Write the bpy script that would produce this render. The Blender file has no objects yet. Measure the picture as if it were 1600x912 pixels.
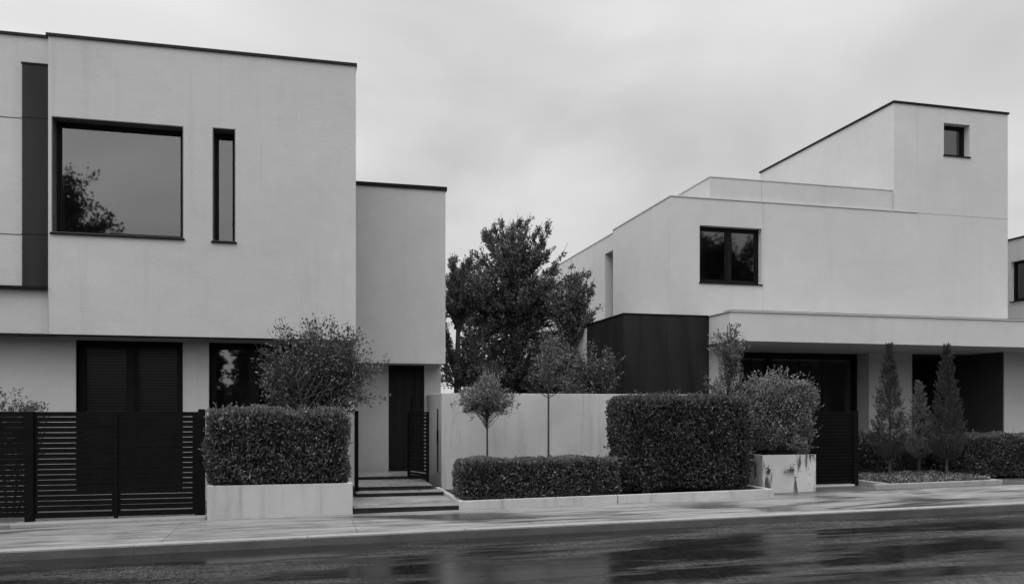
import bpy, math, random
import numpy as np
R = math.radians
rng = np.random.default_rng(7)
random.seed(7)
SC = bpy.context.scene
COL = SC.collection

# ------------------------------------------------------------------ camera
A = R(13.9); F = 1290.0; EYE = 1.6
cam = bpy.data.cameras.new('camera'); camo = bpy.data.objects.new('camera', cam); COL.objects.link(camo)
cam.sensor_width = 36; cam.lens = F / 1600 * 36; cam.shift_y = 187 / 1600
cam.clip_start = 0.1; cam.clip_end = 5000
camo.location = (0, 0, EYE); camo.rotation_euler = (R(90), 0, -A)
SC.camera = camo

# ------------------------------------------------------------------ sky, sun, exposure
SUN_EL, SUN_AZ = R(52), R(222)          # azimuth clockwise from +Y
w = bpy.data.worlds.new('World'); SC.world = w; w.use_nodes = True
nt = w.node_tree; nt.nodes.clear(); N = nt.nodes.new; L = nt.links.new
out = N('ShaderNodeOutputWorld'); bg = N('ShaderNodeBackground'); bg.inputs[1].default_value = 0.1
sky = N('ShaderNodeTexSky'); sky.sky_type = 'NISHITA'; sky.sun_disc = False
sky.sun_elevation = SUN_EL; sky.sun_rotation = SUN_AZ; sky.air_density = 1; sky.dust_density = 4
bw = N('ShaderNodeRGBToBW'); L(sky.outputs[0], bw.inputs[0])
tc = N('ShaderNodeTexCoord'); sep = N('ShaderNodeSeparateXYZ'); L(tc.outputs['Generated'], sep.inputs[0])
mp = N('ShaderNodeMapping'); mp.inputs['Scale'].default_value = (1, 1, 2.1); mp.inputs['Location'].default_value = (3.1, 1.35, .3); L(tc.outputs['Generated'], mp.inputs[0])
no = N('ShaderNodeTexNoise'); no.inputs['Scale'].default_value = 2.3; no.inputs['Detail'].default_value = 4; no.inputs['Roughness'].default_value = .45
no.inputs['Distortion'].default_value = .5
L(mp.outputs[0], no.inputs['Vector'])
mr = N('ShaderNodeMapRange'); mr.inputs[1].default_value = .3; mr.inputs[2].default_value = .7; mr.inputs[3].default_value = 5.3; mr.inputs[4].default_value = 8.5
L(no.outputs[0], mr.inputs[0])
zr = N('ShaderNodeMapRange'); zr.interpolation_type = 'SMOOTHSTEP'
zr.inputs[1].default_value = .45; zr.inputs[2].default_value = 1; zr.inputs[3].default_value = 1.0; zr.inputs[4].default_value = 2.6
L(sep.outputs[2], zr.inputs[0])
mu = N('ShaderNodeMath'); mu.operation = 'MULTIPLY'; L(mr.outputs[0], mu.inputs[0]); L(zr.outputs[0], mu.inputs[1])
dt = N('ShaderNodeVectorMath'); dt.operation = 'DOT_PRODUCT'; L(tc.outputs['Generated'], dt.inputs[0])
dt.inputs[1].default_value = (math.sin(R(228)) * math.cos(R(40)), math.cos(R(228)) * math.cos(R(40)), math.sin(R(40)))
lb = N('ShaderNodeMapRange'); lb.interpolation_type = 'SMOOTHSTEP'
for i_, v_ in enumerate((.1, 1.0, 1.0, 2.3)): lb.inputs[i_ + 1].default_value = v_
L(dt.outputs['Value'], lb.inputs[0])
mu2 = N('ShaderNodeMath'); mu2.operation = 'MULTIPLY'; L(mu.outputs[0], mu2.inputs[0]); L(lb.outputs[0], mu2.inputs[1])
ad = N('ShaderNodeMath'); ad.operation = 'MULTIPLY_ADD'; L(bw.outputs[0], ad.inputs[0]); ad.inputs[1].default_value = .04; L(mu2.outputs[0], ad.inputs[2])
L(ad.outputs[0], bg.inputs[0]); L(bg.outputs[0], out.inputs[0])
sl = bpy.data.lights.new('sun', 'SUN'); slo = bpy.data.objects.new('sun', sl); COL.objects.link(slo)
sl.energy = 0.5; sl.angle = R(40); sl.color = (1, 1, 1)
slo.rotation_euler = (R(90) - SUN_EL, 0, -SUN_AZ + math.pi)
slo.location = (-10, -10, 20)
SC.view_settings.view_transform = 'Standard'; SC.view_settings.look = 'None'
SC.view_settings.exposure = 0.0; SC.view_settings.gamma = 1
SC.render.engine = 'CYCLES'
SC.cycles.max_bounces = 8; SC.cycles.transparent_max_bounces = 12

# ------------------------------------------------------------------ helpers
def at(px, py, Y):
    """a point of the photograph on the plane at distance Y"""
    th = A + math.atan((px - 800) / F); X = Y * math.tan(th)
    d = X * math.sin(A) + Y * math.cos(A)
    return np.array((X, Y, EYE + (643 - py) * d / F))
def gz(x):                                           # street rises gently to the right
    return 0.0121 * (min(max(x, -12), 26) + 3.4)

BASE = {}
class MB:
    def __init__(s): s.v = []; s.f = []; s.m = []; s.n = 0; s.tone = []
    def add(s, v, f, m=0, tone=.5):
        v = np.asarray(v, float).reshape(-1, 3); s.v.append(v)
        s.tone.append(np.full(len(v), tone) if np.isscalar(tone) else tone)
        s.f += [tuple(i + s.n for i in q) for q in f]; s.m += [m] * len(f); s.n += len(v); return s
    def box(s, x0, x1, y0, y1, z0, z1, m=0):
        v = [(x, y, z) for z in (z0, z1) for y in (y0, y1) for x in (x0, x1)]
        return s.add(v, [(0, 2, 3, 1), (4, 5, 7, 6), (0, 1, 5, 4), (2, 6, 7, 3), (0, 4, 6, 2), (1, 3, 7, 5)], m)
    def gbox(s, x0, x1, y0, y1, h0, h1, m=0):         # box whose bottom and top follow the street's slope
        v = [(x, y, gz(x) + h) for h in (h0, h1) for y in (y0, y1) for x in (x0, x1)]
        return s.add(v, [(0, 2, 3, 1), (4, 5, 7, 6), (0, 1, 5, 4), (2, 6, 7, 3), (0, 4, 6, 2), (1, 3, 7, 5)], m)
    def tube(s, pts, rad, k=6, m=0):
        pts = np.asarray(pts, float); n = len(pts); vs = []
        ang = np.linspace(0, 2 * np.pi, k, endpoint=False)
        for i in range(n):
            d = pts[min(i + 1, n - 1)] - pts[max(i - 1, 0)]; d = d / (np.linalg.norm(d) + 1e-9)
            a = np.cross(d, (0, 0, 1.) if abs(d[2]) < .9 else (1., 0, 0)); a /= np.linalg.norm(a); b = np.cross(d, a)
            vs.append(pts[i] + rad[i] * (np.cos(ang)[:, None] * a + np.sin(ang)[:, None] * b))
        f = [(i * k + j, i * k + (j + 1) % k, (i + 1) * k + (j + 1) % k, (i + 1) * k + j) for i in range(n - 1) for j in range(k)]
        f += [tuple(range((n - 1) * k, n * k)), tuple(range(k))[::-1]]
        return s.add(np.concatenate(vs), f, m)
    def leaves(s, P, D, size, m=0, width=.55, tone=None):
        P = np.asarray(P); D = D / (np.linalg.norm(D, axis=1, keepdims=True) + 1e-9); n = len(P)
        size = np.broadcast_to(np.asarray(size, float), (n,))[:, None]
        r = rng.normal(size=(n, 3)); S = np.cross(D, r); S /= (np.linalg.norm(S, axis=1, keepdims=True) + 1e-9)
        Nn = np.cross(S, D)
        v = np.stack([P, P + D * size * .5 + S * size * width * .5 + Nn * size * .1, P + D * size - Nn * size * .08,
                      P + D * size * .5 - S * size * width * .5 + Nn * size * .1], 1).reshape(-1, 3)
        if tone is None: tone = rng.random(n)
        b = np.arange(n)[:, None] * 4
        f = (b + np.array([0, 1, 2, 3])).tolist()
        return s.add(v, f, m, np.repeat(tone, 4))
    def build(s, name, mats, parent=None, base=None, bevel=0):
        if not isinstance(mats, (list, tuple)): mats = [mats]
        V = np.concatenate(s.v)
        if parent is not None: off = BASE[parent.name]
        else: off = np.array(base if base is not None else (0, 0, 0), float)
        me = bpy.data.meshes.new(name); me.from_pydata((V - off).tolist(), [], s.f)
        for m in mats: me.materials.append(M[m])
        if len(mats) > 1: me.polygons.foreach_set('material_index', s.m)
        at_ = me.attributes.new('tone', 'FLOAT', 'POINT'); at_.data.foreach_set('value', np.concatenate(s.tone))
        me.update()
        o = bpy.data.objects.new(name, me); COL.objects.link(o)
        if parent is not None: o.parent = parent
        else: o.location = off
        BASE[o.name] = off
        if bevel:
            b = o.modifiers.new('bevel', 'BEVEL'); b.width = bevel; b.segments = 2; b.limit_method = 'ANGLE'
        return o
def tag(o, label=None, cat=None, group=None, kind=None):
    if label: o['label'] = label
    if cat: o['category'] = cat
    if group: o['group'] = group
    if kind: o['kind'] = kind
    return o
def thing(name, label, cat, loc, group=None):
    o = bpy.data.objects.new(name, None); COL.objects.link(o); o.location = loc; o.empty_display_size = .2
    BASE[o.name] = np.array(loc, float)
    return tag(o, label, cat, group)

# ------------------------------------------------------------------ materials (all grey: the photograph is black and white)
M = {}
class Mat:
    def __init__(s, name):
        s.m = bpy.data.materials.new(name); s.m.use_nodes = True; M[name] = s.m
        s.nt = s.m.node_tree; s.b = s.nt.nodes['Principled BSDF']; s.tc = s.nt.nodes.new('ShaderNodeTexCoord')
    def n(s, t, **k):
        x = s.nt.nodes.new(t)
        for a, b in k.items(): setattr(x, a, b)
        return x
    def l(s, a, b): s.nt.links.new(a, b)
    def noise(s, scale, detail=4, rough=.55, sc=(1, 1, 1), dist=0, loc=(0, 0, 0)):
        mp = s.n('ShaderNodeMapping'); mp.inputs['Scale'].default_value = sc; mp.inputs['Location'].default_value = loc
        s.l(s.tc.outputs['Object'], mp.inputs[0])
        t = s.n('ShaderNodeTexNoise'); t.inputs['Scale'].default_value = scale; t.inputs['Detail'].default_value = detail
        t.inputs['Roughness'].default_value = rough; t.inputs['Distortion'].default_value = dist
        s.l(mp.outputs[0], t.inputs['Vector']); return t.outputs[0]
    def rng(s, x, a, b, c, d, smooth=False):
        r = s.n('ShaderNodeMapRange')
        if smooth: r.interpolation_type = 'SMOOTHSTEP'
        for i, v in enumerate((a, b, c, d)): r.inputs[i + 1].default_value = v
        s.l(x, r.inputs[0]); return r.outputs[0]
    def math(s, op, a, b):
        r = s.n('ShaderNodeMath', operation=op)
        for i, v in enumerate((a, b)):
            if isinstance(v, (int, float)): r.inputs[i].default_value = v
            else: s.l(v, r.inputs[i])
        return r.outputs[0]
    def mul(s, *xs):
        r = xs[0]
        for x in xs[1:]: r = s.math('MULTIPLY', r, x)
        return r
    def color(s, v):
        if isinstance(v, (int, float)): s.b.inputs['Base Color'].default_value = (v, v, v, 1)
        else: s.l(v, s.b.inputs['Base Color'])
    def rough(s, v):
        if isinstance(v, (int, float)): s.b.inputs['Roughness'].default_value = v
        else: s.l(v, s.b.inputs['Roughness'])
    def bump(s, h, strength, dist):
        b = s.n('ShaderNodeBump'); b.inputs['Strength'].default_value = strength; b.inputs['Distance'].default_value = dist
        s.l(h, b.inputs['Height']); s.l(b.outputs[0], s.b.inputs['Normal'])
def sh(r, g=None): return r

def stucco(name, base, streak=.12, fine=1.0):
    m = Mat(name)
    big = m.rng(m.noise(.35, 4, .5), .3, .7, .94, 1.05)
    mid = m.rng(m.noise(2.2, 5, .65, sc=(1, 1, 1.6)), .3, .7, .96, 1.035)
    stk = m.rng(m.noise(1.6, 5, .6, sc=(2.2, 2.2, .12), dist=.3), .52, .78, 1, 1 - streak, True)
    hor = m.rng(m.noise(9, 3, .6, sc=(.25, .25, 5)), .25, .75, .99, 1.01)
    gr = m.rng(m.noise(38, 3, .7), .3, .7, .94, 1.055)
    m.color(m.mul(big, mid, stk, hor, gr, base))
    m.rough(.88); m.b.inputs['Specular IOR Level'].default_value = .2
    h = m.math('ADD', m.mul(m.noise(42, 4, .7), 1.0), m.mul(m.noise(9, 3, .6, sc=(.6, .6, 1.5)), .3))
    m.bump(h, .5 * fine, .012)
    return m
stucco('stucco_left', .405, .12); stucco('stucco_right', .42, .08, .6); stucco('stucco_back', .5)
def concrete(name, base, stain=.35, lo=.5):
    m = Mat(name)
    big = m.rng(m.noise(.9, 5, .6), .3, .7, .86, 1.1)
    stk = m.rng(m.noise(2.2, 5, .65, sc=(2, 2, .18), dist=.4), lo, lo + .3, 1, 1 - stain, True)
    gr = m.rng(m.noise(55, 3, .7), .3, .7, .92, 1.06)
    pit = m.rng(m.noise(16, 4, .7), .66, .8, 1, .72, True)
    m.color(m.mul(big, stk, gr, pit, base)); m.rough(.75); m.b.inputs['Specular IOR Level'].default_value = .3
    m.bump(m.noise(35, 4, .7), .35, .01)
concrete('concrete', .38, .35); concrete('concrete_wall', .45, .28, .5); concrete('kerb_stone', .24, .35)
# planter with black run marks
m = Mat('concrete_stained')
big = m.rng(m.noise(1.3, 5, .6), .3, .7, .8, 1.15)
s1 = m.rng(m.noise(2.6, 4, .55, sc=(2.6, 2.6, .4), dist=.5, loc=(1.3, 0, .4)), .53, .62, 1, .12, True)
s2 = m.rng(m.noise(6, 5, .7, loc=(2, 4, 1)), .62, .68, 1, .3, True)
m.color(m.mul(big, s1, s2, m.rng(m.noise(50, 3, .7), .3, .7, .9, 1.06), .42)); m.rough(.7); m.bump(m.noise(35, 4, .7), .4, .01)
# wet pavement: dry pale streaks and dark wet patches
m = Mat('pavement')
big = m.rng(m.noise(.55, 4, .55, sc=(.55, 1.5, 1), dist=.8, loc=(6, 2, 0)), .48, .62, 1, 0, True)
dia = m.n('ShaderNodeMapping'); dia.inputs['Rotation'].default_value = (0, 0, R(38)); dia.inputs['Scale'].default_value = (.5, 3.2, 1)
m.l(m.tc.outputs['Object'], dia.inputs[0])
t = m.n('ShaderNodeTexNoise'); t.inputs['Scale'].default_value = 2.2; t.inputs['Detail'].default_value = 6; t.inputs['Roughness'].default_value = .65; m.l(dia.outputs[0], t.inputs['Vector'])
d1 = m.rng(t.outputs[0], .36, .64, 1.2, .5)
gr = m.rng(m.noise(60, 3, .7), .3, .7, .9, 1.08)
# slab joints
br = m.n('ShaderNodeTexBrick'); br.offset = 0; br.inputs['Color1'].default_value = (1, 1, 1, 1); br.inputs['Color2'].default_value = (.9, .9, .9, 1); br.inputs['Mortar'].default_value = (.45, .45, .45, 1)
br.inputs['Scale'].default_value = 1; br.inputs['Mortar Size'].default_value = .006; br.inputs['Brick Width'].default_value = 2.35; br.inputs['Row Height'].default_value = 30
mpb = m.n('ShaderNodeMapping'); mpb.inputs['Location'].default_value = (-.62, 5, 0); m.l(m.tc.outputs['Object'], mpb.inputs[0]); m.l(mpb.outputs[0], br.inputs['Vector'])
bb = m.n('ShaderNodeRGBToBW'); m.l(br.outputs[0], bb.inputs[0])
m.color(m.mul(m.rng(big, 0, 1, .05, .225), d1, gr, bb.outputs[0]))
m.rough(m.math('ADD', m.rng(big, 0, 1, .22, .42), m.rng(t.outputs[0], .3, .7, .1, -.02)))
m.b.inputs['Specular IOR Level'].default_value = .6
m.bump(m.math('ADD', m.mul(t.outputs[0], .8), m.noise(45, 4, .7)), .25, .006)
# wet asphalt: glossy film broken by coarser, drained streaks
m = Mat('asphalt')
p1 = m.noise(.8, 7, .62, sc=(.34, 1.5, 1), dist=.5, loc=(1.7, .4, 0)); p2 = m.noise(2.6, 5, .7, sc=(.25, 1.8, 1), dist=.3)
pud = m.rng(m.math('ADD', m.mul(p1, .75), m.mul(p2, .25)), .46, .62, 0, 1, True)
fine = m.noise(48, 4, .9)
sp = m.noise(20, 4, .85, sc=(1.7, .55, 1))
grit = m.mul(m.rng(fine, .38, .66, .3, 2.2), m.rng(sp, .38, .64, .35, 2.0))
m.color(m.mul(grit, m.rng(m.noise(5, 4, .7), .3, .7, .7, 1.3), m.rng(pud, 0, 1, .008, .030)))
m.rough(m.math('ADD', m.rng(pud, 0, 1, .06, .36), m.mul(m.rng(sp, .35, .65, -.14, .16), m.rng(pud, 0, 1, .25, 1.1))))
m.b.inputs['IOR'].default_value = 1.40
hh = m.math('ADD', m.math('ADD', m.mul(fine, m.rng(pud, 0, 1, .10, 1.0)), m.mul(sp, m.rng(pud, 0, 1, .1, 1.8))), m.mul(m.noise(2.0, 3, .5, sc=(.5, 1.6, 1)), .6))
m.bump(hh, .5, .010)
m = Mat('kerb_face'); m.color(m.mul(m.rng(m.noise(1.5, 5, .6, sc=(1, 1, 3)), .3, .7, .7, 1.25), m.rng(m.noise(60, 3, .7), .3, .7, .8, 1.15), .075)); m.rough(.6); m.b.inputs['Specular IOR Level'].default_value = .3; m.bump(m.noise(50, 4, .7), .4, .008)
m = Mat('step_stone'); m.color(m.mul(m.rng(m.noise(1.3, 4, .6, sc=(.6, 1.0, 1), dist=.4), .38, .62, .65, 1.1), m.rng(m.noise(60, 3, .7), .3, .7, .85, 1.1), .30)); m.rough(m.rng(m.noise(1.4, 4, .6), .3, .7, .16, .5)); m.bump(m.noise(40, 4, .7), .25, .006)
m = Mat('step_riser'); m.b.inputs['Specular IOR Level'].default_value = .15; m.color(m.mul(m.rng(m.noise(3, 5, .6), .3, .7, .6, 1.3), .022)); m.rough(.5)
m = Mat('soil'); m.color(m.mul(m.rng(m.noise(30, 4, .7), .3, .7, .5, 1.5), .025)); m.rough(.8); m.bump(m.noise(25, 4, .8), 1, .04)
m = Mat('yard'); m.color(m.mul(m.rng(m.noise(2, 5, .7), .3, .7, .6, 1.2), .09)); m.rough(m.rng(m.noise(1, 4, .6), .3, .7, .25, .6)); m.bump(m.noise(30, 4, .7), .4, .01)
m = Mat('ground'); m.color(m.mul(m.rng(m.noise(.3, 5, .7), .3, .7, .6, 1.3), .07)); m.rough(.8)
m = Mat('dark_metal'); m.color(m.mul(m.rng(m.noise(2, 4, .6, sc=(3, 3, .3)), .3, .7, .75, 1.3), .014)); m.rough(m.rng(m.noise(3, 4, .6), .3, .7, .45, .6)); m.b.inputs['Specular IOR Level'].default_value = .12
m = Mat('gate_metal'); m.color(m.mul(m.rng(m.noise(5, 4, .6), .3, .7, .8, 1.25), .005)); m.rough(.6); m.b.inputs['Specular IOR Level'].default_value = .05
m = Mat('frame_metal'); m.color(.006); m.rough(.5); m.b.inputs['Specular IOR Level'].default_value = .10
m = Mat('reveal_metal'); m.color(m.mul(m.rng(m.noise(3, 4, .6), .3, .7, .8, 1.2), .085)); m.rough(.5)
m = Mat('pale_coping'); m.color(.42); m.rough(.5)
m = Mat('joint_line'); m.color(.24); m.rough(.9)
m = Mat('dark_cladding')
st = m.noise(.9, 6, .6, sc=(1.6, 1.6, .25), dist=.6); fi = m.noise(9, 4, .6, sc=(4, 4, .12))
m.color(m.mul(m.rng(st, .32, .68, .45, 2.0), m.rng(fi, .3, .7, .92, 1.08), .010)); m.rough(m.rng(st, .3, .7, .55, .34)); m.b.inputs['Specular IOR Level'].default_value = .2; m.bump(fi, .15, .004)
m = Mat('blind'); m.color(.36); m.rough(.7)
m = Mat('curtain'); m.color(.16); m.rough(.9)
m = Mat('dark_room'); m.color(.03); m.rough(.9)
m = Mat('bark'); m.color(m.mul(m.rng(m.noise(14, 4, .7, sc=(1, 1, .3)), .3, .7, .6, 1.4), .030)); m.rough(.8); m.bump(m.noise(40, 3, .7, sc=(1, 1, .3)), .6, .01)
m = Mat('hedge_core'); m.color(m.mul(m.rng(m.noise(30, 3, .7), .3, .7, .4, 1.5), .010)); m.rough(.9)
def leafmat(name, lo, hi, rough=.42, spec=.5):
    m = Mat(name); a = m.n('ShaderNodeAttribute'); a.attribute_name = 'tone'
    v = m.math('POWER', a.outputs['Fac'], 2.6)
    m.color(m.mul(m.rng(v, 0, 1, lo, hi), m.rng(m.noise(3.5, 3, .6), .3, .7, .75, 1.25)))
    m.rough(rough); m.b.inputs['Specular IOR Level'].default_value = spec
    # a little light comes through a leaf
    tr = m.n('ShaderNodeBsdfTranslucent'); tr.inputs[0].default_value = (hi * .8,) * 3 + (1,)
    mx = m.n('ShaderNodeMixShader'); mx.inputs[0].default_value = .18
    o = m.nt.nodes['Material Output']; m.l(m.b.outputs[0], mx.inputs[1]); m.l(tr.outputs[0], mx.inputs[2]); m.l(mx.outputs[0], o.inputs[0])
leafmat('leaf_hedge', .010, .22); leafmat('leaf_dark', .007, .13); leafmat('leaf_mid', .030, .28); leafmat('leaf_shrub', .020, .20); leafmat('leaf_pale', .07, .34); leafmat('leaf_back', .014, .11, .5, .3); leafmat('leaf_far', .022, .22, .5, .4); leafmat('leaf_conifer', .014, .10, .6, .25)
# window glass: mirror-like coat over a dim see-through pane
m = Mat('glass'); nt2 = m.nt; o = nt2.nodes['Material Output']
gl = m.n('ShaderNodeBsdfGlossy'); gl.inputs['Roughness'].default_value = .022; gl.inputs[0].default_value = (1, 1, 1, 1)
trn = m.n('ShaderNodeBsdfTransparent'); trn.inputs[0].default_value = (.62, .62, .62, 1)
fr = m.n('ShaderNodeFresnel'); fr.inputs['IOR'].default_value = 2.05
bmp = m.n('ShaderNodeBump'); bmp.inputs['Strength'].default_value = .02; bmp.inputs['Distance'].default_value = .02; m.l(m.noise(1.4, 2, .5), bmp.inputs['Height']); m.l(bmp.outputs[0], gl.inputs['Normal'])
mx = m.n('ShaderNodeMixShader'); m.l(fr.outputs[0], mx.inputs[0]); m.l(trn.outputs[0], mx.inputs[1]); m.l(gl.outputs[0], mx.inputs[2]); m.l(mx.outputs[0], o.inputs[0])

# ------------------------------------------------------------------ ground
def sheet(name, xs, y0, y1, h, mat, hb=None):
    b = MB()
    for a, c in zip(xs[:-1], xs[1:]):
        hz = h if hb is None else hb
        b.add([(a, y0, gz(a) + h), (c, y0, gz(c) + h), (c, y1, gz(c) + hz), (a, y1, gz(a) + hz)], [(0, 1, 2, 3)])
    return tag(b.build(name, mat), kind='structure')
XS = [-600, -60, -12, 0, 12, 26, 80, 600]
YK, YW = 10.55, 12.72        # kerb line, back of the pavement
sheet('ground', [-2500, -12, 26, 2500], -2500, 2500, -.16, 'ground')
sheet('road', XS[1:-1], 2.4, YK + .02, -.105, 'asphalt')
sheet('sidewalk', XS[1:-1], YK + .205, YW + .35, 0, 'pavement')
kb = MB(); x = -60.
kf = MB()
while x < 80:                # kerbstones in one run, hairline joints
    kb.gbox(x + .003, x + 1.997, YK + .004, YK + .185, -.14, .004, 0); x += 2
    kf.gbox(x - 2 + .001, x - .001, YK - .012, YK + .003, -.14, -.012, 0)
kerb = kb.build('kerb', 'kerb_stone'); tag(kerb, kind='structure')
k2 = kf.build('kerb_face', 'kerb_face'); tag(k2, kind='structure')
sheet('sidewalk_opposite', XS[1:-1], -1.2, 2.2, 0, 'pavement')
kb = MB(); kb.gbox(-60, -12, 2.2, 2.4, -.15, .003); kb.gbox(-12, 26, 2.2, 2.4, -.15, .003); kb.gbox(26, 80, 2.2, 2.4, -.15, .003)
tag(kb.build('kerb_opposite', 'kerb_stone'), kind='structure')
sheet('driveway', [-60, -12, -1.5], YW + .35, 15.6, .004, 'yard')
sheet('yard', [-1.5, .7], YW + .35, 15.6, .002, 'ground')
sheet('forecourt', [7.85, 26, 40], YW + .35, 21.4, .003, 'yard')
sheet('path', [.7, 2.4], YW + .35, 17.3, .004, 'yard')
# threshold under the left gate
b = MB(); b.gbox(-4.0, -1.45, 12.78, 13.4, -.05, .035); b.gbox(-12, -4.0, 13.0, 13.4, -.05, .02)
tag(b.build('threshold', 'kerb_stone'), kind='structure')

# ------------------------------------------------------------------ building helpers
def wall_y(b, x0, x1, z0, z1, y0, y1, holes=()):
    """wall in the XZ plane with rectangular holes (hx0,hx1,hz0,hz1)"""
    xs = sorted({x0, x1} | {h[0] for h in holes} | {h[1] for h in holes})
    for a, c in zip(xs[:-1], xs[1:]):
        zz = [z0]; 
        for h in sorted([h for h in holes if h[0] <= a + 1e-6 and h[1] >= c - 1e-6], key=lambda h: h[2]):
            if h[2] > zz[-1] + 1e-6: b.box(a, c, y0, y1, zz[-1], h[2])
            zz.append(h[3])
        if z1 > zz[-1] + 1e-6: b.box(a, c, y0, y1, zz[-1], z1)
def wall_x(b, y0, y1, z0, z1, x0, x1, holes=()):
    ys = sorted({y0, y1} | {h[0] for h in holes} | {h[1] for h in holes})
    for a, c in zip(ys[:-1], ys[1:]):
        zz = [z0]
        for h in sorted([h for h in holes if h[0] <= a + 1e-6 and h[1] >= c - 1e-6], key=lambda h: h[2]):
            if h[2] > zz[-1] + 1e-6: b.box(x0, x1, a, c, zz[-1], h[2])
            zz.append(h[3])
        if z1 > zz[-1] + 1e-6: b.box(x0, x1, a, c, zz[-1], z1)
def ring(b, x0, x1, z0, z1, y0, y1, t, tt=None, tb=None, m=0):
    tt = tt or t; tb = tb or t
    b.box(x0, x0 + t, y0, y1, z0, z1, m); b.box(x1 - t, x1, y0, y1, z0, z1, m)
    b.box(x0 + t, x1 - t, y0, y1, z1 - tt, z1, m); b.box(x0 + t, x1 - t, y0, y1, z0, z0 + tb, m)
def window(parent, x0, x1, z0, z1, y, depth, mull=(), fw=.07, lining=True, sill=True, blind=None, label=None, lin='reveal_metal', sash=.045):
    """opening x0..x1, z0..z1 in a wall whose face is at y; frame set back by depth"""
    e = .003
    f = MB()
    ring(f, x0 + e, x1 - e, z0 + e, z1 - e, y + depth, y + depth + .09, fw)
    for mx_ in mull: f.box(mx_ - .045, mx_ + .045, y + depth + .004, y + depth + .086, z0 + fw, z1 - fw)
    xs = [x0 + fw] + list(mull) + [x1 - fw]
    for i, (a, c) in enumerate(zip(xs[:-1], xs[1:])):
        a2 = a + (.045 if i else 0); c2 = c - (.045 if i < len(xs) - 2 else 0)
        ring(f, a2 - .002, c2 + .002, z0 + fw - .002, z1 - fw + .002, y + depth + .02, y + depth + .07, sash)
    o = f.build('window', 'frame_metal', parent)
    if label: o['label'] = label
    if lining:
        l = MB(); ring(l, x0 + .001, x1 - .001, z0 + .001, z1 - .001, y + .004, y + depth - .001, .012)
        l.build('reveal', lin, o)
    if sill:
        s = MB(); s.box(x0 - .02, x1 + .02, y - .035, y + .05, z0 - .03, z0 - .001)
        s.build('sill', 'frame_metal', o)
    for i, (a, c) in enumerate(zip(xs[:-1], xs[1:])):
        p = MB(); a2 = a + (.045 if i else 0) + sash - .01; c2 = c - (.045 if i < len(xs) - 2 else 0) - sash + .01
        p.add([(a2, y + depth + .045, z0 + fw + .03), (c2, y + depth + .045, z0 + fw + .03), (c2, y + depth + .045, z1 - fw - .03), (a2, y + depth + .045, z1 - fw - .03)], [(0, 1, 2, 3)])
        p.build('pane', 'glass', o)
    if blind:
        s = MB(); z = z0 + .1
        while z < z1 - .08:
            s.box(x0 + .1, x1 - .1, y + depth + .16, y + depth + .19, z, z + .042); z += .052
        s.build('blind', 'blind', o)
    return o

# ------------------------------------------------------------------ left house
H = thing('modern_house', 'left pale house with a large square window in its jutting upper storey', 'house', (-4, 19, 0))
YL, YG = 15.0, 15.55
ZO, ZR = 2.88, 7.77
XR = .836
b = MB()
bigw = (-4.09, -2.055, 4.55, 6.46); slim = (-1.587, -1.212, 4.53, 6.48)
wall_y(b, -4.14, XR, ZO, ZR, YL, YL + .4, [bigw, slim])
b.box(XR - .35, XR, YL + .4, 24, ZO, ZR); b.box(-4.14, XR - .35, 23.6, 24, ZO, ZR)
b.box(-4.14, XR - .35, YL + .4, 23.6, ZO, ZO + .3); b.box(-4.14, XR - .35, YL + .4, 23.6, ZR - .5, ZR - .2)
b.box(-4.14, -4.0, YL + .4, 23.6, ZO + .3, ZR - .5)
b.build('wall', 'stucco_left', H)
b = MB(); yb = YL + .1
b.box(-14, -4.145, yb, 24, ZO + .01, ZR - .003)
b.build('wall', 'stucco_left', H)
b = MB(); lowA = (-3.86, -2.14, .2, 2.83); lowB = (-1.705, .43, .2, 2.83)
wall_y(b, -14, XR, -.1, ZO - .001, YG, YG + .3, [lowA, lowB])
b.box(XR - .3, XR, YG + .3, 24, -.1, ZO - .001)
b.build('wall', 'stucco_left', H)
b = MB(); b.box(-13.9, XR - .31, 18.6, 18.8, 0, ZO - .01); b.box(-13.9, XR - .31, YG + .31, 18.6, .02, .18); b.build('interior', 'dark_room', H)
# copings
b = MB(); b.box(-4.17, XR + .02, YL - .03, YL + .45, ZR, ZR + .045); b.box(XR - .4, XR + .02, YL + .45, 24, ZR, ZR + .045)
b.build('coping', 'dark_metal', H)
b = MB(); b.box(-14, -4.175, yb - .03, yb + .4, ZR - .002, ZR + .04); b.build('coping', 'dark_metal', H)
# drip edge below the jutting storey
b = MB(); b.box(-14, XR - .002, YL + .12, YL + .14, ZO - .02, ZO - .002); b.build('drip_edge', 'dark_metal', H)
# dark panel and ledge
b = MB(); b.box(-4.53, -4.148, yb - .085, yb - .001, 3.66, 7.28); b.build('cladding_panel', 'dark_cladding', H)
for z in (6.41, 4.50): b = MB(); b.box(-4.54, -4.146, yb - .088, yb - .086, z, z + .01); b.build('panel_joint', 'frame_metal', H)
b = MB(); b.box(-4.545, -4.143, yb - .095, yb + .01, 7.282, 7.31); b.build('panel_cap', 'frame_metal', H)
b = MB(); b.box(-14, -4.142, yb - .11, yb - .001, 3.61, 3.655); b.build('ledge', 'frame_metal', H)
b = MB()
for z in (6.415, 4.505): b.box(-14, -4.534, yb - .003, yb + .001, z - .006, z + .006)
b.build('wall_joint', 'frame_metal', H)
b = MB(); b.box(-4.143, -4.137, YL - .0025, YL + .1, ZO + .002, 3.6); b.build('wall_joint', 'joint_line', H)
window(H, *bigw, YL, .24, fw=.055, sash=.03, label='large square upper window')
window(H, *slim, YL, .28, fw=.04, sash=.035, label='tall slim upper window')
window(H, *lowA, YG, .12, mull=(-3.0,), fw=.07, lining=True, lin='frame_metal', sill=False, blind=True, label='two-part ground floor window with slatted blind')
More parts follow.
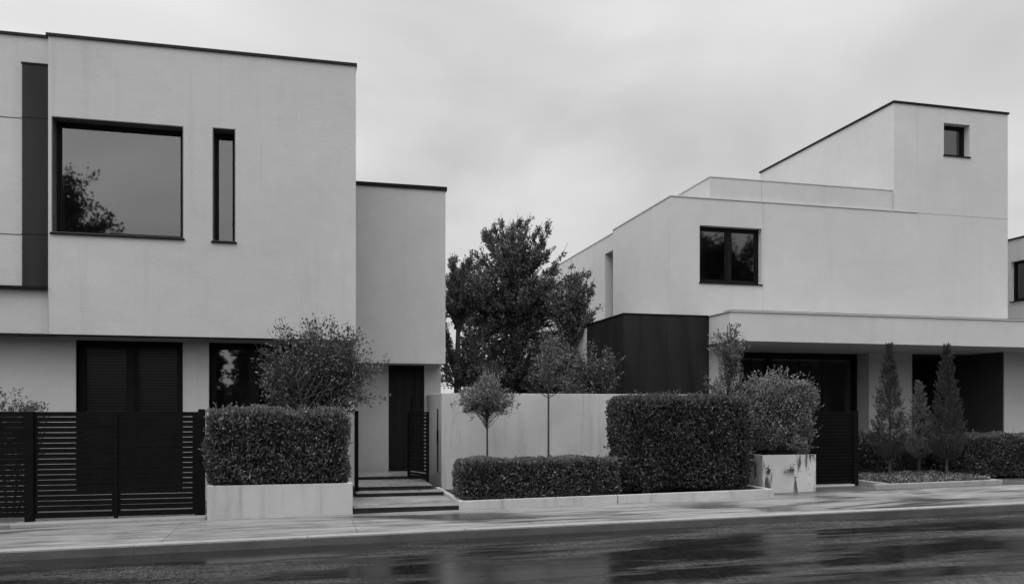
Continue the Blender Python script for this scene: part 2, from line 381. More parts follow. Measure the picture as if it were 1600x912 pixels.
window(H, *lowB, YG, .12, mull=(-.95, -.25), fw=.07, lin='frame_metal', sill=False, label='ground floor window behind the bushy tree')
b = MB(); b.box(-1.6, -1.05, 17.2, 17.23, .3, 2.7); b.build('curtain', 'curtain', H)
# entrance block
YB, YD = 16.6, 17.2; ZB, ZT = 2.572, 6.08; XE = 2.716
b = MB(); b.box(XR + .002, XE, YB, 24, ZB, ZT - .001); b.build('wall', 'stucco_left', H)
b = MB(); b.box(XR, XE + .03, YB - .03, YB + .4, ZT, ZT + .075); b.box(XE - .4, XE + .03, YB + .4, 24, ZT, ZT + .075); b.build('coping', 'frame_metal', H)
b = MB(); wall_y(b, XR + .002, XE - .002, 0, ZB - .001, YD, YD + .25, [(1.625, 2.37, .36, ZB - .001)]); b.box(XE - .25, XE - .002, YD + .25, 24, 0, ZB - .001); b.build('wall', 'stucco_left', H)
d = MB()
ring(d, 1.627, 2.368, .362, ZB - .004, YD + .06, YD + .2, .04); d.box(2.2, 2.325, YD + .1, YD + .18, .37, ZB - .05)
x = 1.67
while x < 2.19: d.box(x, x + .056, YD + .14, YD + .19, .405, ZB - .05); x += .06
d.box(1.66, 2.33, YD + .17, YD + .24, .403, ZB - .045)
do = d.build('door', 'dark_metal', H)
hnd = MB(); hnd.tube([(2.12, YD + .09, 1.0), (2.12, YD + .09, 1.9)], [.012, .012]); hnd.build('handle', 'frame_metal', do)
b = MB(); b.box(1.5, 2.45, 16.95, 17.195, .30, .372); b.build('door_step', 'step_stone', H)

# ------------------------------------------------------------------ right house
G = thing('modern_house', 'pale stepped house with a roof tower, black side box and long flat canopy', 'house', (14, 22, 0))
YU = 19.5; ZM = 7.1; X0 = 9.0; X1 = 19.42
uw = (9.81, 11.59, 4.94, 6.41); tw = (17.26, 18.12, 8.77, 9.67)
b = MB(); wall_y(b, X0, X1, 3.5, ZM, YU, YU + .35, [uw])
b.box(X0, X0 + .3, YU + .35, 23.6, 0, ZM); b.box(X1 - .3, X1, YU + .35, 30, 3.5, ZM); b.box(X0 + .3, X1 - .3, YU + .35, 30, ZM - .35, ZM - .15); b.box(X0 + .3, X1 - .3, YU + .35, 30, 4.0, 4.2); b.box(X0 + .3, X1 - .3, 24, 24.3, 4.2, ZM - .35)
b.build('wall', 'stucco_right', G)
b = MB(); wall_x(b, 23.602, 34, 0, ZM - .04, 9.08, 9.5, [(23.62, 24.5, 3.95, 6.55)]); b.box(9.5, 12, 33.7, 34, 0, ZM - .04); b.box(9.5, 9.9, 23.6, 25, 3.9, 6.6)
b.build('wall', 'stucco_right', G)
f = MB(); f.box(9.33, 9.38, 23.63, 24.48, 3.96, 6.54); sw = f.build('window', 'frame_metal', G); sw['label'] = 'narrow side window slot'
b = MB(); b.box(10.13, 15.638, YU + .06, 26, ZM, 7.68); b.build('parapet', 'stucco_right', G)
b = MB(); wall_y(b, 15.64, X1, ZM + .001, 10.08, YU, YU + .3, [tw]); b.box(15.64, 15.94, YU + .3, 26.4, ZM + .001, 10.08); b.box(X1 - .3, X1, YU + .3, 26.4, ZM + .001, 10.08); b.box(15.94, X1 - .3, 26.1, 26.4, ZM, 10.08); b.box(15.94, X1 - .3, YU + .3, 26.1, 9.8, 9.95); b.build('tower_wall', 'stucco_right', G)
b = MB(); b.box(15.60, X1 + .03, YU - .035, YU + .4, 10.082, 10.135); b.box(15.60, 16.05, YU + .4, 26.43, 10.082, 10.135); b.box(X1 - .4, X1 + .03, YU + .4, 26.43, 10.082, 10.135); b.build('coping', 'frame_metal', G)
b = MB(); b.box(X0 - .02, 16.4, YU - .02, YU + .055, ZM + .002, ZM + .03); b.box(X0 - .02, X0 + .3, YU + .055, 23.6, ZM + .002, ZM + .03); b.box(9.06, 9.5, 23.605, 34, ZM - .038, ZM - .01); b.box(10.11, 15.636, YU + .045, YU + .2, 7.682, 7.705); b.box(10.11, 10.3, YU + .2, 26, 7.682, 7.705); b.build('coping', 'pale_coping', G)
b = MB(); b.box(16.42, X1 + .001, YU - .002, YU + .01, ZM - .012, ZM + .0); b.box(X0 + .02, 16.4, YU - .002, YU + .01, ZM - .012, ZM + .0)
b.box(11.63, 11.637, YU - .0015, YU + .01, 4.1, ZM - .02); b.box(14.3, 15.9, YU - .0012, YU + .01, 5.64, 5.644)
b.box(11.62, 11.63, YU + .0585, YU + .07, ZM + .03, 7.68)
b.build('wall_joint', 'joint_line', G)
window(G, *uw, YU, .16, mull=(10.72,), fw=.06, sash=.05, lining=False, label='two-part upper window')
window(G, *tw, YU, .2, fw=.06, lining=False, label='small square tower window')
# ground floor box with black cladding
b = MB(); b.box(7.62, 9.0, 19.2, 28, 0, 3.98); b.build('wall', 'stucco_right', G)
b = MB(); b.box(7.56, 9.868, 19.1, 19.198, 0, 4.0)
b.box(7.56, 7.618, 19.2, 21.85, 0, 4.0); b.build('cladding', 'dark_cladding', G)
b = MB(); b.box(7.54, 9.868, 19.08, 19.5, 4.002, 4.035); b.box(7.54, 7.9, 19.5, 21.87, 4.002, 4.035); b.box(7.60, 7.9, 21.88, 28, 3.982, 4.01); b.build('coping', 'frame_metal', G)
b = MB(); b.box(7.555, 8.6, 19.097, 19.0985, 0, 3.99) if False else b.box(8.705, 8.713, 19.0975, 19.101, 0, 3.99); b.build('panel_joint', 'frame_metal', G)
# canopy
b = MB(); b.box(9.87, 26, 18.0, 24.6, 3.31, 4.005); b.build('canopy', 'stucco_right', G)
b = MB(); b.box(9.84, 26.03, 17.97, 18.3, 4.007, 4.035); b.box(9.84, 10.1, 18.3, 19.45, 4.007, 4.035); b.build('coping', 'pale_coping', G)
b = MB(); b.box(9.85, 26.02, 17.985, 18.29, 4.036, 4.05); b.build('flashing', 'dark_metal', G)
b = MB(); b.box(11.2, X1 - .01, YU - .02, YU - .002, 4.006, 4.16); b.build('skirting', 'reveal_metal', G)
b = MB(); b.box(9.872, 10.8, 19.25, 24, 0, 3.308); b.build('pier', 'stucco_right', G)
b = MB(); b.box(15.84, 17.3, 20.8, 24.4, 0, 3.308); b.build('pier', 'stucco_right', G)
b = MB(); b.box(19.3, 20.7, 19.5, 20.4, 0, 3.308); b.build('column', 'stucco_right', G)
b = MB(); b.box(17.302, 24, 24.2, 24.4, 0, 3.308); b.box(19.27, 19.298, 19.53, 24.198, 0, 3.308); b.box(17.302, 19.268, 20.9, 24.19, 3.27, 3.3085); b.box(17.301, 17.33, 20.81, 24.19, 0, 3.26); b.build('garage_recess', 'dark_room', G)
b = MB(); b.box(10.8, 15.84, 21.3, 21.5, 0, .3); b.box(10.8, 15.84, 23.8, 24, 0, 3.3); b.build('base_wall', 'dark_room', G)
window(G, 10.83, 15.82, .3, 3.3, 21.3, .02, mull=(12.9,), fw=.12, sill=False, lining=False, label='wide dark ground floor window under the canopy')
b = MB()
for i in range(14):
    x = 12.95 + i * .2
    b.box(x, x + .17, 22.3 + (i % 2) * .05, 22.34 + (i % 2) * .05, .35, 3.2)
b.build('curtain', 'curtain', G)

# ------------------------------------------------------------------ neighbour house at the right edge
K = thing('modern_house', 'sliver of a pale flat-roofed house with a dark window at the right edge', 'house', (26, 23, 0))
nw = (20.6, 22.02, 5.15, 6.43)
b = MB(); wall_x(b, 19, 28, 0, 7.13, 22.05, 22.4, [nw]); b.box(22.4, 30, 19, 19.35, 0, 7.13); b.box(22.4, 30, 27.7, 28, 0, 7.13); b.box(29.7, 30, 19.35, 27.7, 0, 7.13); b.box(22.4, 29.7, 19.35, 27.7, 6.8, 7.0); b.build('wall', 'stucco_right', K)
b = MB(); b.box(22.02, 22.45, 18.97, 28.03, 7.132, 7.18); b.box(22.45, 30.03, 18.97, 19.4, 7.132, 7.18); b.build('coping', 'frame_metal', K)
f = MB(); f.box(22.17, 22.25, 20.603, 20.68, 5.153, 6.427); f.box(22.17, 22.25, 21.94, 22.017, 5.153, 6.427); f.box(22.17, 22.25, 20.68, 21.94, 5.153, 5.23); f.box(22.17, 22.25, 20.68, 21.94, 6.35, 6.427)
wo = f.build('window', 'frame_metal', K)
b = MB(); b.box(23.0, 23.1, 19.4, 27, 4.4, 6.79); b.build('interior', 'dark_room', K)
p = MB(); p.add([(22.21, 20.66, 5.2), (22.21, 21.96, 5.2), (22.21, 21.96, 6.38), (22.21, 20.66, 6.38)], [(0, 3, 2, 1)]); p.build('pane', 'glass', wo)
s = MB(); s.box(22.0, 22.16, 20.58, 22.03, 5.12, 5.149); s.build('sill', 'frame_metal', wo)

# ------------------------------------------------------------------ fences and gates
def slats(b, x0, x1, y, z0, z1, pitch=.0755, gap=.0075, th=.02):
    z = z1
    while z - (pitch - gap) > z0 - .02:
        zz = max(z - (pitch - gap), z0)
        b.box(x0, x1, y, y + th, zz, z); z -= pitch
YGT = 13.12
def gx(px, Y): return float(at(px, 643, Y)[0])
fx = [gx(p, YGT) for p in (39, 53, 178, 184, 304, 310, 320)]
T = thing('slatted_fence', 'black horizontal slat fence panel at the left edge, left of the gate post', 'fence', (fx[0] - 2, YGT, gz(-6)))
b = MB(); slats(b, -9.5, fx[0] - .003, YGT, .06, 1.6); b.build('slat_panel', 'gate_metal', T)
b = MB(); b.box(fx[0], fx[1], YGT - .03, YGT + .07, -.05, 1.605); b.build('post', 'gate_metal', T)
b = MB(); b.box(-8.0, -7.86, YGT - .03, YGT + .07, -.05, 1.605); b.build('post', 'gate_metal', T)
T = thing('driveway_gate', 'wide black horizontal slat gate across the left driveway', 'gate', ((fx[1] + fx[6]) / 2, YGT, gz(-3)))
for a, c in ((fx[1] + .004, fx[2] - .002), (fx[3] + .002, fx[4] - .002)):
    b = MB(); slats(b, a, c, YGT, .155, 1.6); b.box(a, c, YGT - .004, YGT + .03, .075, .15); b.box(a, a + .03, YGT + .021, YGT + .05, .08, 1.598); b.box(c - .03, c, YGT + .021, YGT + .05, .08, 1.598); b.build('slat_panel', 'gate_metal', T)
b = MB(); b.box(fx[2], fx[3], YGT - .012, YGT + .05, .015, 1.6); b.build('centre_stile', 'gate_metal', T)
b = MB(); b.box(fx[4], fx[5] - .002, YGT - .01, YGT + .05, .06, 1.6); hs = b.build('hinge_stile', 'gate_metal', T)
c_ = MB(); c_.tube([(fx[4] + .03, YGT + .0, .02), (fx[4] + .03, YGT + .0, .075)], [.022, .022], 8); c_.build('caster', 'dark_metal', hs)
b = MB(); b.box(fx[5], fx[6], YGT - .03, YGT + .07, -.05, 1.64); b.build('post', 'gate_metal', T)
# gate at right, seen almost face on
T = thing('driveway_gate', 'black horizontal slat gate beside the stained concrete planter, under the canopy', 'gate', (9.7, 14.0, gz(9.7)))
b = MB(); slats(b, 8.9, 10.3, 14.0, gz(9.7) + .05, 1.6, .066, .010); b.box(8.9, 10.3, 14.021, 14.04, gz(9.7) + .05, 1.59); b.build('slat_panel', 'gate_metal', T)
b = MB(); b.box(10.3, 10.40, 13.97, 14.07, gz(9.7) - .03, 1.62); b.build('post', 'gate_metal', T)
b = MB(); b.gbox(8.9, 10.3, 13.95, 14.1, 0, .03); tag(b.build('gate_track', 'pale_coping', T))
# entrance gate leaf, open
T = thing('entrance_gate', 'narrow black slatted gate leaf standing open above the entrance steps', 'gate', (2.10, 15.0, .32))
P0 = np.array((2.13, 14.98)); P1 = np.array((1.87, 15.82)); dr = (P1 - P0) / np.linalg.norm(P1 - P0); nr = np.array((-dr[1], dr[0])) * .015
def obar(b, p, q, z0, z1, w_=1.0):
    n = nr * w_; c = [p - n, q - n, q + n, p + n]
    b.add([(*k, z0) for k in c] + [(*k, z1) for k in c], [(3, 2, 1, 0), (4, 5, 6, 7), (0, 1, 5, 4), (1, 2, 6, 5), (2, 3, 7, 6), (3, 0, 4, 7)])
b = MB(); z = .42
while z < 1.55: obar(b, P0 + dr * .04, P1 - dr * .04, z, z + .042, .5); z += .068
b.build('slat_panel', 'gate_metal', T)
b = MB(); obar(b, P0, P0 + dr * .045, .33, 1.6, 1.4); obar(b, P1 - dr * .04, P1, .36, 1.6, 1.2); obar(b, P0 + dr * .045, P1 - dr * .04, 1.565, 1.598); obar(b, P0 + dr * .045, P1 - dr * .04, .37, .41)
b.build('gate_frame', 'gate_metal', T)
b = MB(); b.box(.785, .85, 14.45, 14.52, .15, 1.615); o = b.build('gate_post', 'gate_metal', base=(.82, 14.48, .15)); tag(o, 'slim black gate post left of the entrance steps', 'post')

# ------------------------------------------------------------------ steps, garden wall, beds and planters
T = thing('entrance_steps', 'wet stone steps climbing from the pavement to the front door', 'steps', (1.5, 13, .05))
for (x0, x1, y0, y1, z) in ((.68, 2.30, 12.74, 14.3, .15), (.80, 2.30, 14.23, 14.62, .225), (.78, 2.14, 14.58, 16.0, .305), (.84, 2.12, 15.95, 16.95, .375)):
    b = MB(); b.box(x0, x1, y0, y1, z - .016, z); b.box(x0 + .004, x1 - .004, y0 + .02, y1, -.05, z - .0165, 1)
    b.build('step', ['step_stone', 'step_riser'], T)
T = thing('garden_wall', 'low concrete garden wall behind the hedges, between the steps and the right house', 'wall', (5, 15.4, .1))
YWL = 15.26
b = MB(); b.box(2.42, 8.1, YWL, YWL + .2, -.05, 1.948); b.box(2.42, 2.62, YWL + .2, 17.195, -.05, 1.948); b.build('wall', 'concrete_wall', T, bevel=.008)
b = MB(); b.box(2.405, 2.418, 15.62, 15.70, .45, 1.66); b.box(2.40, 2.418, 15.60, 15.72, 1.0, 1.25); b.build('latch_plate', 'gate_metal', T)

T = thing('raised_bed', 'long planting bed with a pale concrete edging along the pavement', 'planting bed', (5, 13, gz(5)))
b = MB(); b.gbox(2.30, 4.93, 12.72, 12.80, -.05, .135); b.build('edging', 'concrete', T, bevel=.006)
b = MB(); b.gbox(4.945, 7.80, 12.72, 12.80, -.05, .135); b.build('edging', 'concrete', T, bevel=.006)
b = MB(); b.gbox(2.30, 2.38, 12.802, YWL - .003, -.05, .135); b.build('edging', 'concrete', T, bevel=.006)
b = MB(); b.gbox(7.72, 7.80, 12.802, 13.6, -.05, .135); b.build('edging', 'concrete', T, bevel=.006)
b = MB(); b.gbox(2.382, 7.718, 12.802, YWL - .003, -.05, .08); b.build('soil', 'soil', T)

def planter(name, label, x0, x1, y0, y1, top, mat, wall=.07):
    T = thing(name, label, 'planter', ((x0 + x1) / 2, (y0 + y1) / 2, gz((x0 + x1) / 2)))
    b = MB(); zb = gz(x0) - .05
    b.box(x0, x1, y0, y0 + wall, zb, top); b.box(x0, x1, y1 - wall, y1, zb, top)
    b.box(x0, x0 + wall, y0 + wall, y1 - wall, zb, top); b.box(x1 - wall, x1, y0 + wall, y1 - wall, zb, top)
    b.build('trough', mat, T)
    s = MB(); s.box(x0 + wall, x1 - wall, y0 + wall, y1 - wall, zb, top - .07); s.build('soil', 'soil', T)
planter('concrete_planter', 'long clean concrete planter left of the steps, holding a clipped hedge', -1.42, .66, 12.7, 13.75, .52, 'concrete')
planter('concrete_planter', 'shorter concrete planter with black stains, beside the right slat gate', 7.9, 8.98, 13.26, 14.3, .825, 'concrete_stained')
# right bed edging
T = thing('raised_bed', 'low planting bed round the two cone-shaped trees on the right', 'planting bed', (11.6, 14, gz(11)))
b = MB(); b.gbox(10.15, 12.95, 13.12, 13.22, -.05, .10); b.gbox(12.85, 12.95, 13.22, 14.4, -.05, .10); b.gbox(10.45, 10.55, 13.222, 15.8, -.05, .098); b.build('edging', 'kerb_stone', T, bevel=.01)
b = MB(); b.gbox(10.552, 12.848, 13.222, 15.8, -.05, .07); b.build('soil', 'soil', T)

# ------------------------------------------------------------------ plants
def bumps(P, amp, f=3.0, seed=0):
    s = seed * 1.7
    return amp * (np.sin(P[:, 0] * f + s) * np.sin(P[:, 2] * f * 1.3 + 1 + s) + .7 * np.sin(P[:, 1] * f * 1.7 + 2 + s) * np.sin(P[:, 0] * f * 2.1 + s) + .5 * np.sin(P[:, 2] * f * 2.7 + P[:, 0] * f * 1.9 + s))
def rbox(n, lo, hi, r, wts):
    lo, hi = np.array(lo, float), np.array(hi, float); d = hi - lo
    ar = np.array([d[1] * d[2], d[1] * d[2], d[0] * d[2], d[0] * d[2], d[0] * d[1]]) * np.array(wts); ar /= ar.sum()
    k = rng.choice(5, n, p=ar); P = lo + rng.random((n, 3)) * d
    P[k == 0, 0] = lo[0]; P[k == 1, 0] = hi[0]; P[k == 2, 1] = lo[1]; P[k == 3, 1] = hi[1]; P[k == 4, 2] = hi[2]
    r = min(r, d.min() / 2 * .98)
    q = np.clip(P, lo + r, hi - r); v = P - q; L_ = np.linalg.norm(v, axis=1, keepdims=True) + 1e-9
    return q + v / L_ * r, v / L_
def hedge(name, label, lo, hi, r, n, size, mat='leaf_hedge', group=None, amp=.02, shoots=60, cat='hedge', seed=1, deep=.09, shoot_len=.1, stems=True, core=.1):
    b = MB(); lo = np.array(lo, float); hi = np.array(hi, float)
    # dark twiggy inside
    cl, ch = lo + core, hi - core; cl[2] = lo[2] + .06
    u = 10; P, Nn = rbox(1, lo, hi, r, (1, 1, 1, 1, 1))
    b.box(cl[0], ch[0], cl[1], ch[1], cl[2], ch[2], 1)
    # shell of leaves, three layers deep
    P, Nn = rbox(n, lo, hi, r, (1, 1, 1.3, .3, 1.2))
    
    dep = -rng.random(n) ** 1.6 * deep
    P = P + Nn * (bumps(P, amp, 4, seed) + dep)[:, None]
    D = Nn * .8 + rng.normal(size=(n, 3)) * .55; D[:, 2] += .35
    tone = np.clip(rng.random(n) * .8 + .2 * rng.random(n), 0, 1)
    b.leaves(P, D, size * (.6 + .7 * rng.random(n)), 0, .5, tone)
    # fresh upright growth on the top and shoulders
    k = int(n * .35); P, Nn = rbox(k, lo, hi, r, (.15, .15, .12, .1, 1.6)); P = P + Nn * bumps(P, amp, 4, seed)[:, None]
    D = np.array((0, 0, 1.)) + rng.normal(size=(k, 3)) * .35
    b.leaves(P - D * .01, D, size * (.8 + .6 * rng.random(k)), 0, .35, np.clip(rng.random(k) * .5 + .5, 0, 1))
    # stray shoots
    P, Nn = rbox(shoots, lo, hi, r, (.7, .7, .5, .1, 1.4)); D = Nn * .5 + rng.normal(size=(shoots, 3)) * .25; D[:, 2] += .8
    for i in range(shoots):
        L_ = shoot_len * (.4 + rng.random()); d = D[i] / np.linalg.norm(D[i])
        b.tube([P[i], P[i] + d * L_], [.003, .0015], 3, 1)
        t = rng.random(9)[:, None]; q = P[i] + d * L_ * t
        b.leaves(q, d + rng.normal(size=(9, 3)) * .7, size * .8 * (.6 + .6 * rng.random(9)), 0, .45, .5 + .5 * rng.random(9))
    if stems:
        for i in range(int((hi[0] - lo[0]) / .16)):
            x = lo[0] + .12 + i * .16 + rng.normal() * .02; y = (lo[1] + hi[1]) / 2 - .15 * rng.random()
            b.tube([(x, y, lo[2] - .03), (x + rng.normal() * .04, y, lo[2] + .3)], [.012, .008], 5, 1)
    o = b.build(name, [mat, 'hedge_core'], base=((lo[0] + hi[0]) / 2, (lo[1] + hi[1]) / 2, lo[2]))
    return tag(o, label, cat, group)

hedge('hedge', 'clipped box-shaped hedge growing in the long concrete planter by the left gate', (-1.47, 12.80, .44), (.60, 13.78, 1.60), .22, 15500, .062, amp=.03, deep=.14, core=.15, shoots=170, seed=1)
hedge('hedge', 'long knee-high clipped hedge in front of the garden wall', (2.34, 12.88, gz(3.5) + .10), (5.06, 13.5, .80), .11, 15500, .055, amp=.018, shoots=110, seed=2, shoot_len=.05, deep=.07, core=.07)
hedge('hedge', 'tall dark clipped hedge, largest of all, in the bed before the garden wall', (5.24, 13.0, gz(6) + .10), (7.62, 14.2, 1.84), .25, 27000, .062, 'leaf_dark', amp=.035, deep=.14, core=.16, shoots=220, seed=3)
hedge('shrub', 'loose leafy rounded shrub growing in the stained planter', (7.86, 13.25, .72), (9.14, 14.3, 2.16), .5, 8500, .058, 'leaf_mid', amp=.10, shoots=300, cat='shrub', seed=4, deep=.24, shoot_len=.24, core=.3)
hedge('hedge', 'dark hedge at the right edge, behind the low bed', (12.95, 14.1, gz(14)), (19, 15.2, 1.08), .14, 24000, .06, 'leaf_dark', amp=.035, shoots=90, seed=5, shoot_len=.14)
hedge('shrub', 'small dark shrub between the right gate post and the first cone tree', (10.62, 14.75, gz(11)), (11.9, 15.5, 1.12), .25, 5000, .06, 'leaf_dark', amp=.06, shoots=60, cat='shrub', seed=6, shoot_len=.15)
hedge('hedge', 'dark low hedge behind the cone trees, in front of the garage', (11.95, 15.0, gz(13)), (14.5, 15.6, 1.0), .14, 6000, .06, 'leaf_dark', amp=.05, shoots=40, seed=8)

def quad(p, q, bend, k=5):
    p, q = np.array(p, float), np.array(q, float); mid = (p + q) / 2 + bend
    t = np.linspace(0, 1, k)[:, None]; return (1 - t) ** 2 * p + 2 * t * (1 - t) * mid + t ** 2 * q
def tree(name, label, base, trunks, clumps, leaf, nleaf, mat, group=None, cat='tree', spread=.14, up=.5, limb_r=.02, width=.5, low=.25, twigs=3, droop=0, start=.35):
    """trunks: list of (points, radii); clumps: (centre, radii, tips)"""
    T = thing(name, label, cat, base, group)
    tb = MB()
    for pts, rad in trunks: tb.tube(pts, rad, 8)
    lb = MB()
    for (c, r_, ntip) in clumps:
        c = np.array(c, float); r_ = np.array(r_, float)
        for i in range(ntip):
            v = rng.normal(size=3); v /= np.linalg.norm(v); v *= rng.random() ** .45; tip = c + v * r_
            pts, rad = trunks[rng.integers(len(trunks))]; pts = np.asarray(pts, float)
            # join the trunk below the tip
            zt = pts[0][2] + (pts[-1][2] - pts[0][2]) * (low + (1 - low) * rng.random() ** .8)
            dist = np.linalg.norm(tip[:2] - pts[-1][:2]); zt = min(zt, tip[2] - dist * up)
            zt = max(zt, pts[0][2] + (pts[-1][2] - pts[0][2]) * low)
            j = np.interp(zt, pts[:, 2], np.arange(len(pts))); j0 = int(j); j1 = min(j0 + 1, len(pts) - 1)
            s = pts[j0] + (pts[j1] - pts[j0]) * (j - j0)
            L_ = np.linalg.norm(tip - s)
            cu = quad(s, tip, np.array((0, 0, -.12 * L_ if up > 0 else .1 * L_)) + rng.normal(size=3) * .05 * L_, 6)
            rr = limb_r * (.5 + .5 * min(L_, 2) / 2)
            tb.tube(cu, np.linspace(rr, rr * .2, 6), 4)
            m_ = int(nleaf * (.6 + .8 * rng.random()))
            # twigs
            ends = [(cu[2], tip)]
            for k in range(twigs):
                t = start + (1 - start) * rng.random(); q = cu[min(int(t * 5), 5)]
                e = q + (tip - s) / L_ * spread * 1.6 + rng.normal(size=3) * spread + np.array((0, 0, spread * .5 - droop))
                tb.tube([q, e], [rr * .3, rr * .12], 3); ends.append((q, e))
            per = max(m_ // len(ends), 3)
            tone0 = rng.random() * .3
            for (q, e) in ends:
                t = start + (1 - start) * rng.random(per) ** .7
                P = q + (e - q) * t[:, None] + rng.normal(size=(per, 3)) * spread * .33
                D = (e - q) / (np.linalg.norm(e - q) + 1e-6) * .8 + rng.normal(size=(per, 3)) * .7; D[:, 2] += .2 - droop * 4
                lb.leaves(P, D, leaf * (.6 + .7 * rng.random(per)), 0, width, np.clip(tone0 + .7 * rng.random(per), 0, 1))
    tb.build('trunk', 'bark', T); lb.build('crown', mat, T)
    return T

# multi-stem tree behind the left hedge
Y = 14.3; bp = at(500, 650, Y); bx = bp[0]
tr = []
for i in range(8):
    a = (i - 3.5) / 3.5; e = at(500 + a * 55, 575 + abs(a) * 18, Y + rng.normal() * .25)
    tr.append((quad((bx + a * .05, Y + rng.normal() * .05, .1), e, np.array((-a * .1, 0, .25)), 6), np.linspace(.02, .009, 6)))
c = lambda px, py, rx, rz, n, ry=.5: (at(px, py, Y), (rx, ry, rz), n)
tree('multi_stem_tree', 'bushy many-stemmed small tree behind the planter hedge, before the left house', (bx, Y, .1), tr,
     [c(490, 560, .80, .42, 60), c(445, 580, .5, .5, 34), c(550, 565, .42, .36, 22), c(428, 545, .32, .38, 16), c(486, 525, .3, .3, 14), c(535, 535, .4, .28, 18), c(565, 580, .28, .3, 14), c(438, 512, .14, .2, 7), c(488, 505, .14, .2, 8), c(520, 510, .14, .18, 7), c(545, 520, .16, .14, 6), c(558, 610, .3, .14, 10), c(582, 565, .12, .25, 7), c(410, 580, .12, .3, 8), c(420, 615, .3, .2, 12)],
     .06, 42, 'leaf_shrub', spread=.13, up=.35, limb_r=.012, low=.5, start=.3)
# bush at the left edge behind the fence
Y = 14.3; bp = at(15, 643, Y)
tree('shrub', 'leafy shrub rising above the black fence at the left edge', (bp[0], Y, .0), [(quad((bp[0] + a * .1, Y, 0), (bp[0] + a * .5, Y, 1.3), np.zeros(3), 5), np.linspace(.02, .01, 5)) for a in (-1, -.3, .4, 1)],
     [c(15, 640, .45, .35, 40), c(-60, 630, .6, .4, 30), c(55, 640, .12, .1, 6), c(10, 690, .6, .5, 30)], .055, 60, 'leaf_mid', cat='shrub', spread=.08, up=.2, limb_r=.01)
# ball-headed standard tree
Y = 14.3; q = at(761, 643, Y)
cy = lambda py: at(761, py, Y)[2]
tree('standard_tree', 'small ball-headed tree on a slim stem at the left of the garden wall', (q[0], Y, .1), [([(q[0], Y, .1), (q[0] + .005, Y, .8), (q[0], Y, cy(655)), (q[0] + .01, Y, cy(630))], [.021, .018, .016, .01])],
     [c(761, 618, .50, .22, 90, .46), c(761, 600, .30, .14, 34, .3), c(735, 632, .2, .10, 14, .2), c(788, 632, .2, .10, 14, .2)], .06, 42, 'leaf_pale', spread=.075, up=.45, limb_r=.007, low=.70, width=.34, start=.55)
# sparse young tree on a very thin dark stem
Y = 14.5; q = at(857, 643, Y); cy = lambda py: at(857, py, Y)[2]
tree('young_tree', 'sparse young tree with a thin black stem before the middle of the garden wall', (q[0], Y, .1), [([(q[0], Y, .1), (q[0], Y, 1.0), (q[0], Y, cy(610)), (q[0] + .01, Y, cy(530))], [.022, .019, .016, .006])],
     [c(862, 570, .42, .38, 30, .4), c(862, 540, .28, .3, 12, .3), c(840, 590, .25, .15, 6, .3), c(885, 585, .25, .15, 6, .3)], .055, 26, 'leaf_mid', spread=.10, up=.9, limb_r=.008, low=.62, start=.3, width=.36)
# young tree by the white pier
Y = 15.2; q = at(1138, 643, Y); cy = lambda py: at(1138, py, Y)[2]
tree('young_tree', 'slender young tree before the pale pier, just right of the black box', (q[0], Y, .1), [([(q[0], Y, .1), (q[0], Y, 1.2), (q[0] + .02, Y, cy(570)), (q[0] - .02, Y, cy(508))], [.035, .03, .02, .006])],
     [c(1136, 545, .30, .32, 36, .3), c(1140, 520, .15, .2, 10, .2), c(1112, 600, .2, .14, 8, .2), c(1158, 600, .2, .12, 8, .2), c(1118, 528, .1, .12, 5, .2), c(1158, 525, .1, .12, 5, .2), c(1150, 575, .2, .18, 10, .2)], .06, 34, 'leaf_mid', spread=.07, up=.7, limb_r=.009, low=.35, start=.35)
# shrub before the black box
Y = 18.2; q = at(930, 643, Y)
tree('shrub', 'tall shrub with pale leaf tips before the side of the black box', (q[0], Y, .1), [(quad((q[0] + a * .1, Y, 0), at(930 + a * 25, 590, Y), np.zeros(3), 5), np.linspace(.03, .01, 5)) for a in (-1, -.3, .4, 1)],
     [c(930, 580, .62, .5, 50, .5), c(955, 552, .25, .22, 8, .3), c(900, 555, .3, .3, 10, .3), c(925, 532, .15, .2, 5, .3), c(900, 600, .4, .4, 18, .4), c(930, 650, .7, .6, 24, .4)], .075, 40, 'leaf_shrub', cat='shrub', spread=.12, up=.4, limb_r=.014, start=.3)
